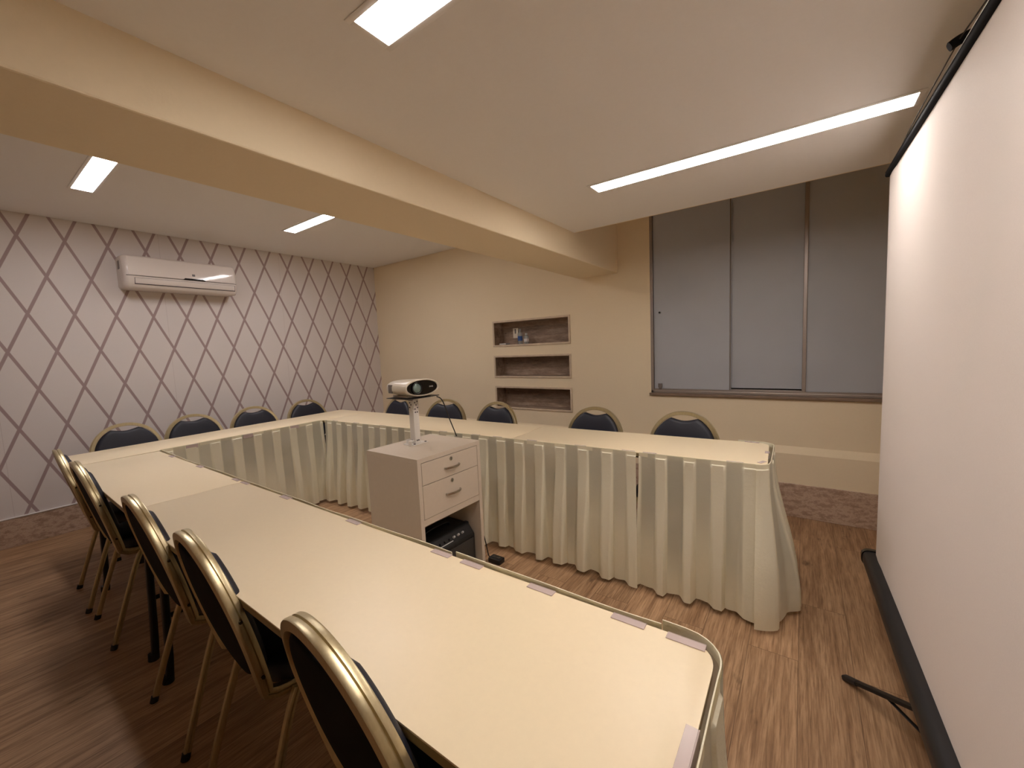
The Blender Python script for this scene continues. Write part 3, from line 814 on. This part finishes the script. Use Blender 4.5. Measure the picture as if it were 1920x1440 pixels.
c0 = None
for (x, y, r, lab), gname in zip(CH, groups):
    if c0 is None: c0 = o = chair(lab, gname)
    else: o = copy_tree(c0)
    o.location = (x, y, 0); o.rotation_euler = (0, 0, r); o['label'] = lab; o['group'] = gname

# ================================================================== CABINET (local: front faces +x)
ANG = -.0125
cab = thing('projector_cabinet', 'greige two drawer cabinet standing inside the U, open compartment below', 'cabinet', (3.262, -1.998, 0), ANG)
CW = .244; CD = .434; CHH = .79; TH = .025       # half width (local y), depth (local -x), height
bm = B()
box(bm, -CD, 0, -CW, -CW + TH, 0, CHH - TH, .0008); box(bm, -CD, 0, CW - TH, CW, 0, CHH - TH, .0008)
box(bm, -CD, 0, -CW, CW, CHH - TH, CHH, .0008)
mesh_obj('carcass', bm, M['cab'], cab, smooth=False)
bm = B(); box(bm, -CD + .008, -CD + .02, -CW + TH, CW - TH, .03, CHH - TH); mesh_obj('back_board', bm, M['cabin'], cab, smooth=False)
bm = B(); box(bm, -CD + .02, -.002, -CW + TH, CW - TH, .424, .459); box(bm, -CD + .02, -.002, -CW + TH, CW - TH, .0, .028); mesh_obj('shelf', bm, M['cab'], cab, smooth=False)
bm = B(); box(bm, -.03, -.006, -CW + TH, CW - TH, .4595, CHH - TH); mesh_obj('reveal', bm, M['gap'], cab, smooth=False)
def curve_handle(parent, z):
    bm = B(); pts = [(0, -.055, z - .002), (.012, -.05, z - .001), (.022, -.03, z), (.026, 0, z), (.022, .03, z), (.012, .05, z - .001), (0, .055, z - .002)]
    sweep(bm, smoothpath(pts, 4), rrect(.008, .013, .003, 2), (1, 0, 0)); mesh_obj('handle', bm, M['chrome'], parent)
for z0, z1 in ((.6435, CHH - TH - .003), (.4615, .6405)):
    bm = B(); box(bm, -.02, -.0005, -CW + TH + .003, CW - TH - .003, z0, z1, .0008)
    dr = mesh_obj('drawer', bm, M['cab'], cab, smooth=False)
    zc = (z0 + z1) / 2
    hz = .696 if z0 > .6 else .550; lz = .739 if z0 > .6 else .616
    curve_handle(dr, hz)
    bm = B(); tube(bm, (-.002, -.004, lz), (.003, -.004, lz), .011, 16); lk = mesh_obj('lock', bm, M['chrome'], dr)
    bm = B(); box(bm, .003, .0036, -.0055, -.0025, lz - .007, lz + .007); mesh_obj('keyhole', bm, M['ink'], lk)

# amplifier in the open compartment
amp = thing('guitar_amplifier', 'black combo amplifier with grey grille inside the open cabinet compartment', 'amplifier', (3.262, -1.998, .029), ANG)
AY0, AY1 = -.175, .196
def along_y(bm, prof, y0, y1, bev=0.):
    a_ = [bm.verts.new((x, y0, z)) for x, z in prof]; b_ = [bm.verts.new((x, y1, z)) for x, z in prof]; n_ = len(prof)
    fs = [bm.faces.new(a_), bm.faces.new(b_[::-1])] + [bm.faces.new((a_[i], b_[i], b_[(i + 1) % n_], a_[(i + 1) % n_])) for i in range(n_)]
    if bev: bmesh.ops.bevel(bm, geom=list(bm.edges), offset=bev, segments=3, profile=.5, affect='EDGES')
bm = B(); along_y(bm, [(-.255, 0), (-.030, 0), (-.030, .190), (-.080, .250), (-.255, .250)], AY0, AY1, .012); mesh_obj('case', bm, M['tolex'], amp)
bm = B(); box(bm, -.032, -.0265, AY0 + .022, AY1 - .022, .018, .172, .002); mesh_obj('grille', bm, M['grille'], amp)
sl = Vector((-.050, 0, .060)).normalized(); nm = Vector((.060, 0, .050)).normalized()
c_ = Vector((-.055, 0, .220))
p4 = [c_ - sl * .026, c_ + sl * .026, c_ + sl * .026 + nm * .0025, c_ - sl * .026 + nm * .0025]
bm = B(); along_y(bm, [(v.x, v.z) for v in p4], AY0 + .022, AY1 - .022); pn = mesh_obj('control_panel', bm, M['black'], amp)
for k in range(7):
    P_ = c_ + nm * .0025 + Vector((0, -.11 + k * .036, 0))
    bm = B(); tube(bm, P_, P_ + nm * .012, .0075, 12, .006); mesh_obj('control_knob', bm, M['pale'] if k > 3 else M['black'], pn)
bm = B()
q4 = [c_ - sl * .018 + nm * .0026, c_ - sl * .013 + nm * .0026, c_ - sl * .013 + nm * .0031, c_ - sl * .018 + nm * .0031]
along_y(bm, [(v.x, v.z) for v in q4], -.12, .02); mesh_obj('panel_print', bm, M['pale'], pn)
bm = B(); sweep(bm, smoothpath([(-.17, -.10, .248), (-.17, -.08, .268), (-.17, 0, .274), (-.17, .09, .268), (-.17, .11, .248)], 5), rrect(.008, .03, .003, 2), (0, 0, 1)); mesh_obj('carrying_strap', bm, M['black'], amp)
for yy in (AY0 + .014, AY1 - .014):
    for (xx, zz) in ((-.042, .014), (-.094, .238)):
        bm = B(); box(bm, xx - .016, xx + .016, yy - .017, yy + .017, zz - .016, zz + .0155, .008, 2); mesh_obj('corner_guard', bm, M['black'], amp)

# pole mount on the cabinet
PX, PY = 2.960, -1.985
mt = thing('projector_mount', 'white steel pole bolted to the cabinet top with a tilting head and black tray', 'projector stand', (PX, PY, CHH), ANG)
bm = B(); box(bm, -.045, .045, -.058, .060, .0, .004, .001); box(bm, -.034, -.030, -.045, .0, .004, .03, .001); box(bm, .018, .046, -.072, -.068, .004, .03, .001); box(bm, .018, .046, -.072, -.05, .0, .004, .001); box(bm,.018,.046,-.072,-.045,.028,.031,.001)
bp_ = mesh_obj('base_plate', bm, M['white'], mt)
for x, y in ((-.02, .045), (.03, .05), (.03, -.035)):
    bm = B(); tube(bm, (x, y, .004), (x, y, .007), .007, 10); mesh_obj('bolt', bm, M['ink'], bp_)
bm = B(); box(bm, -.021, .021, -.021, .021, .004, .205, .003); pol = mesh_obj('pole', bm, M['white'], mt)
bm = B()
for y, z in ((-.006, .022), (.006, .022)): tube(bm, (.021, y, z), (.0225, y, z), .0045, 10)
for y, z in ((-.007, .192), (.007, .192)): tube(bm, (.021, y, z), (.0225, y, z), .0045, 10)
for x, z in ((-.006, .022),): tube(bm, (x, -.021, z), (x, -.0225, z), .0045, 10)
mesh_obj('bolt', bm, M['ink'], pol)
bm = B(); box(bm, -.016, .016, -.024, .024, .200, .262, .002); box(bm, -.022, -.016, -.020, .020, .195, .272, .001); box(bm, .016, .022, -.020, .020, .21, .272, .001)
hd = mesh_obj('tilt_head', bm, M['white'], mt)
bm = B()
for (y, z) in ((-.010, .250), (.009, .256), (0, .235), (.01, .218), (-.009, .212)): tube(bm, (.022, y, z), (.0235, y, z), .0042, 8)
for (x, z) in ((-.004, .25), (.006, .238), (-.006, .222)): tube(bm, (x, -.0235, z), (x, -.0255, z), .0045, 8)
mesh_obj('bolt', bm, M['ink'], hd)
bm = B()
for s in (-1, 1):
    sweep(bm, smoothpath([(-.0, s * .018, .268), (-.01, s * .05, .272), (-.03, s * .085, .277), (-.05, s * .10, .2795)], 5), rrect(.004, .016, .001, 1), (0, 0, 1))
    sweep(bm, smoothpath([(.0, s * .018, .268), (.03, s * .05, .272), (.06, s * .08, .277), (.075, s * .10, .2795)], 5), rrect(.004, .016, .001, 1), (0, 0, 1))
mesh_obj('arm', bm, M['white'], mt)
bm = B(); box(bm, -.10, .105, -.115, .115, .282, .286, .001)
mesh_obj('tray', bm, M['black'], mt)

# projector: elliptical section running along local x, front face at +x
pj = thing('video_projector', 'white rounded video projector with an oval black front on the pole tray', 'projector', (PX + .004, PY, CHH + .2865), -.10)
pr_ = []
def sec(x, wy, hz, e=2.6, zc=.056, n=40):
    o_ = []
    for i in range(n):
        a = 2 * math.pi * i / n; c, s = math.cos(a), math.sin(a); r = (abs(c) ** e + abs(s) ** e) ** (-1 / e)
        o_.append((x, wy * r * c, zc + hz * r * s))
    return o_
bm = B(); rings = []
S = [(-.112, .098, .030, 3), (-.108, .107, .038, 3), (-.092, .114, .043, 3), (-.02, .118, .046, 2.7), (.055, .121, .049, 2.4), (.088, .121, .051, 2.2), (.098, .118, .049, 2.15), (.101, .113, .0445, 2.1), (.098, .1085, .0425, 2.1), (.092, .107, .042, 2.1)]
for x, wy, hz, e in S: rings.append([bm.verts.new(p) for p in sec(x, wy, hz, e)])
for a, b in zip(rings, rings[1:]):
    for i in range(40): bm.faces.new((a[i], a[(i + 1) % 40], b[(i + 1) % 40], b[i]))
bm.faces.new(rings[0][::-1]); bm.faces.new(rings[-1])
mesh_obj('casing', bm, M['plastic2'], pj, angle=50)
bm = B(); a = [bm.verts.new(p) for p in sec(.094, .1065, .0415, 2.1)]; b = [bm.verts.new(p) for p in sec(.097, .105, .0405, 2.1)]; bm.faces.new(b)
for i in range(40): bm.faces.new((a[i], a[(i + 1) % 40], b[(i + 1) % 40], b[i]))
fpn = mesh_obj('front_face', bm, M['blackgloss'], pj)
LY = -.043
bm = B(); sweep(bm, [(.103, LY + .031 * math.cos(a), .056 + .031 * math.sin(a)) for a in [i * math.pi / 14 for i in range(28)]], circ(.0035, 8), (1, 0, 0), closed=True); mesh_obj('lens_ring', bm, M['lensring'], fpn)
bm = B(); r0 = []
prev = None
for rr, xx in ((.028, .097), (.026, .103), (.018, .1065), (.009, .108)):
    ring = [bm.verts.new((xx, LY + rr * math.cos(2 * math.pi * i / 24), .056 + rr * math.sin(2 * math.pi * i / 24))) for i in range(24)]
    if prev:
        for i in range(24): bm.faces.new((prev[i], prev[(i + 1) % 24], ring[(i + 1) % 24], ring[i]))
    prev = ring
bm.faces.new(prev); mesh_obj('lens', bm, M['lens'], fpn)
bm = B()
for k, (dy, h_) in enumerate(((0, .008), (.006, .005), (.011, .007), (.016, .005), (.021, .007))):
    sweep(bm, [(.0978, .050 + dy + .0025 * math.cos(a), .058 + h_ * .5 * math.sin(a)) for a in [i * math.pi / 5 for i in range(10)]], circ(.0006, 4), (1, 0, 0), closed=True)
mesh_obj('brand_mark', bm, M['pale'], fpn)
bm = B(); box(bm, -.078, -.040, -.1175, -.111, .028, .078, .002); mesh_obj('side_vent', bm, M['grey'], pj)
bm = B(); box(bm, -.09, .06, -.085, .085, .0006, .012, .003); mesh_obj('underside_feet', bm, M['plastic2'], pj)
# cable from the projector tray down to the cabinet top
cb_ = B(); sweep(cb_, smoothpath([(3.04, -1.87, 1.064), (3.06, -1.855, 1.05), (3.072, -1.84, 1.01), (3.068, -1.80, .92), (3.058, -1.75, .83), (3.052, -1.73, .7945), (3.045, -1.72, .7937)], 6), circ(.0035, 8), (1, 0, 0))
tag(mesh_obj('power_cable', cb_, M['black']), 'thin black cable hanging from the projector tray down to the cabinet top', 'cable')
cb_ = B(); sweep(cb_, smoothpath([(3.10, -1.715, .42), (3.17, -1.71, .30), (3.225, -1.705, .14), (3.25, -1.705, .04), (3.262, -1.700, .022)], 6), circ(.0035, 8), (1, 0, 0))
tag(mesh_obj('power_cable', cb_, M['black']), 'black cable running down beside the cabinet into the floor power strip', 'cable')
t = thing('power_strip', 'small black power strip on the floor beside the cabinet', 'power strip', (3.30, -1.695, 0), .0)
bm = B(); box(bm, -.04, .05, -.028, .028, 0, .032, .005); mesh_obj('case', bm, M['black'], t)
for k in (-1, 1):
    bm = B(); tube(bm, (.005 + k * .02, 0, .0315), (.005 + k * .02, 0, .034), .012, 12); mesh_obj('outlet', bm, M['grille'], t)

# ================================================================== PROJECTION SCREEN
SX = 5.15; SY0, SY1 = -1.125, -2.80; SZ0, SZ1 = .285, 2.014; SC = -1.96
ps = thing('projection_screen', 'white tripod projection screen with black bars at the right edge', 'projection screen', (5.237, SC, 0), .026)
OX = -5.215; OY = -SC
bm = B(); n = 60
fr_ = []; bk = []
for i in range(n + 1):
    y = SY0 + (SY1 - SY0) * i / n
    wv = .004 * math.exp(-((y - SY0) / .12) ** 2) * math.cos((y - SY0) * 40) - .003 * math.sin((y - SY0) * 3)
    fr_.append([bm.verts.new((SX + wv * (1 - .6 * abs(2 * j / 12 - 1)) + OX, y + OY, SZ0 + (SZ1 - SZ0) * j / 12)) for j in range(13)])
for i in range(n):
    for j in range(12): bm.faces.new((fr_[i][j], fr_[i + 1][j], fr_[i + 1][j + 1], fr_[i][j + 1]))
g = bmesh.ops.extrude_face_region(bm, geom=list(bm.faces))
for e in g['geom']:
    if isinstance(e, bmesh.types.BMVert): e.co.x += .0012
mesh_obj('screen_fabric', bm, M['screen'], ps)
bm = B(); sweep(bm, [(SX - .008 + OX, SY0 + .035 + OY, SZ0 - .030), (SX - .008 + OX, SY1 - .035 + OY, SZ0 - .030)], rrect(.072, .070, .026, 5), (1, 0, 0)); cs = mesh_obj('roller_case', bm, M['black'], ps)
bm = B()
for y in (SY0 + .036, SY1 - .036): sweep(bm, [(SX - .008 + OX, y + OY - .012, SZ0 - .030), (SX - .008 + OX, y + OY + .012, SZ0 - .030)], rrect(.080, .078, .03, 5), (1, 0, 0))
mesh_obj('end_cap', bm, M['blackgloss'], cs)
bm = B(); sweep(bm, [(SX + OX, SY0 + .012 + OY, SZ1 + .010), (SX + OX, SY1 - .012 + OY, SZ1 + .010)], rrect(.026, .022, .008, 4), (1, 0, 0)); tb = mesh_obj('top_bar', bm, M['under2'], ps)
bm = B(); sweep(bm, [(SX - .0135 + OX, SY0 + OY, SZ1 + .017), (SX - .0135 + OX, SY1 + OY, SZ1 + .017)], circ(.002, 6), (1, 0, 0)); tag(mesh_obj('bar_highlight', bm, M['chrome'], tb), 'thin bright line added as the highlight along the bar')  # chrome line added for the highlight on the edge of the black bar
bm = B(); sweep(bm, smoothpath([(SX + .004 + OX, SY0 + .0 + OY, SZ1 + .022), (SX - .004 + OX, SY0 - .35 + OY, SZ1 + .046), (SX + .005 + OX, SC + .03 + OY, SZ1 + .080), (SX + .005 + OX, SC - .03 + OY, SZ1 + .080), (SX + .008 + OX, SY1 + .35 + OY, SZ1 + .040), (SX + .004 + OX, SY1 + OY, SZ1 + .022)], 6), circ(.0018, 6), (1, 0, 0)); mesh_obj('hanging_wire', bm, M['grille'], ps)
bm = B(); tube(bm, (0, 0, .03), (0, 0, 1.30), .016, 14); tube(bm, (0, 0, 1.28), (0, 0, 2.09), .012, 14); pl = mesh_obj('pole', bm, M['blacksteel'], ps)
bm = B(); sweep(bm, smoothpath([(.012, 0, 2.085), (-.004, 0, 2.100), (-.030, 0, 2.104), (-.056, .003, 2.100), (-.076, .005, 2.090)], 5), rrect(.020, .030, .008, 3), (0, 0, 1)); mesh_obj('hook', bm, M['under2'], pl)
bm = B(); tube(bm, (0, 0, .028), (0, 0, .062), .022, 14); tube(bm, (0, 0, .135), (0, 0, .175), .024, 14); mesh_obj('hub', bm, M['blacksteel'], pl)
bm = B(); box(bm, -.058, -.014, -.02, .02, .225, .285, .005); mesh_obj('case_bracket', bm, M['blacksteel'], ps)
foot0 = Vector((5.018 - 5.237, -1.684 + OY, .008)); R0 = foot0.xy.length; a0 = math.atan2(foot0.y, foot0.x)
for k in range(3):
    a = a0 + k * 2 * math.pi / 3; d = Vector((math.cos(a), math.sin(a), 0))
    bm = B(); sweep(bm, [d * .02 + Vector((0, 0, .152)), d * (R0 - .0) + Vector((0, 0, .010))], rrect(.024, .014, .003, 2), (-d.y, d.x, 0)); l = mesh_obj('leg', bm, M['blacksteel'], ps)
    bm = B(); sweep(bm, [d * (R0 - .05) + Vector((0, 0, .030)), d * (R0 + .004) + Vector((0, 0, .009))], rrect(.026, .018, .005, 2), (-d.y, d.x, 0)); mesh_obj('rubber_foot', bm, M['black'], l)
    bm = B(); m_ = d * (.02 + (R0 - .02) * .55) + Vector((0, 0, .152 - .142 * .55)); sweep(bm, [d * .02 + Vector((0, 0, .045)), m_], rrect(.012, .004, .001, 1), (-d.y, d.x, 0)); mesh_obj('brace', bm, M['blacksteel'], ps)
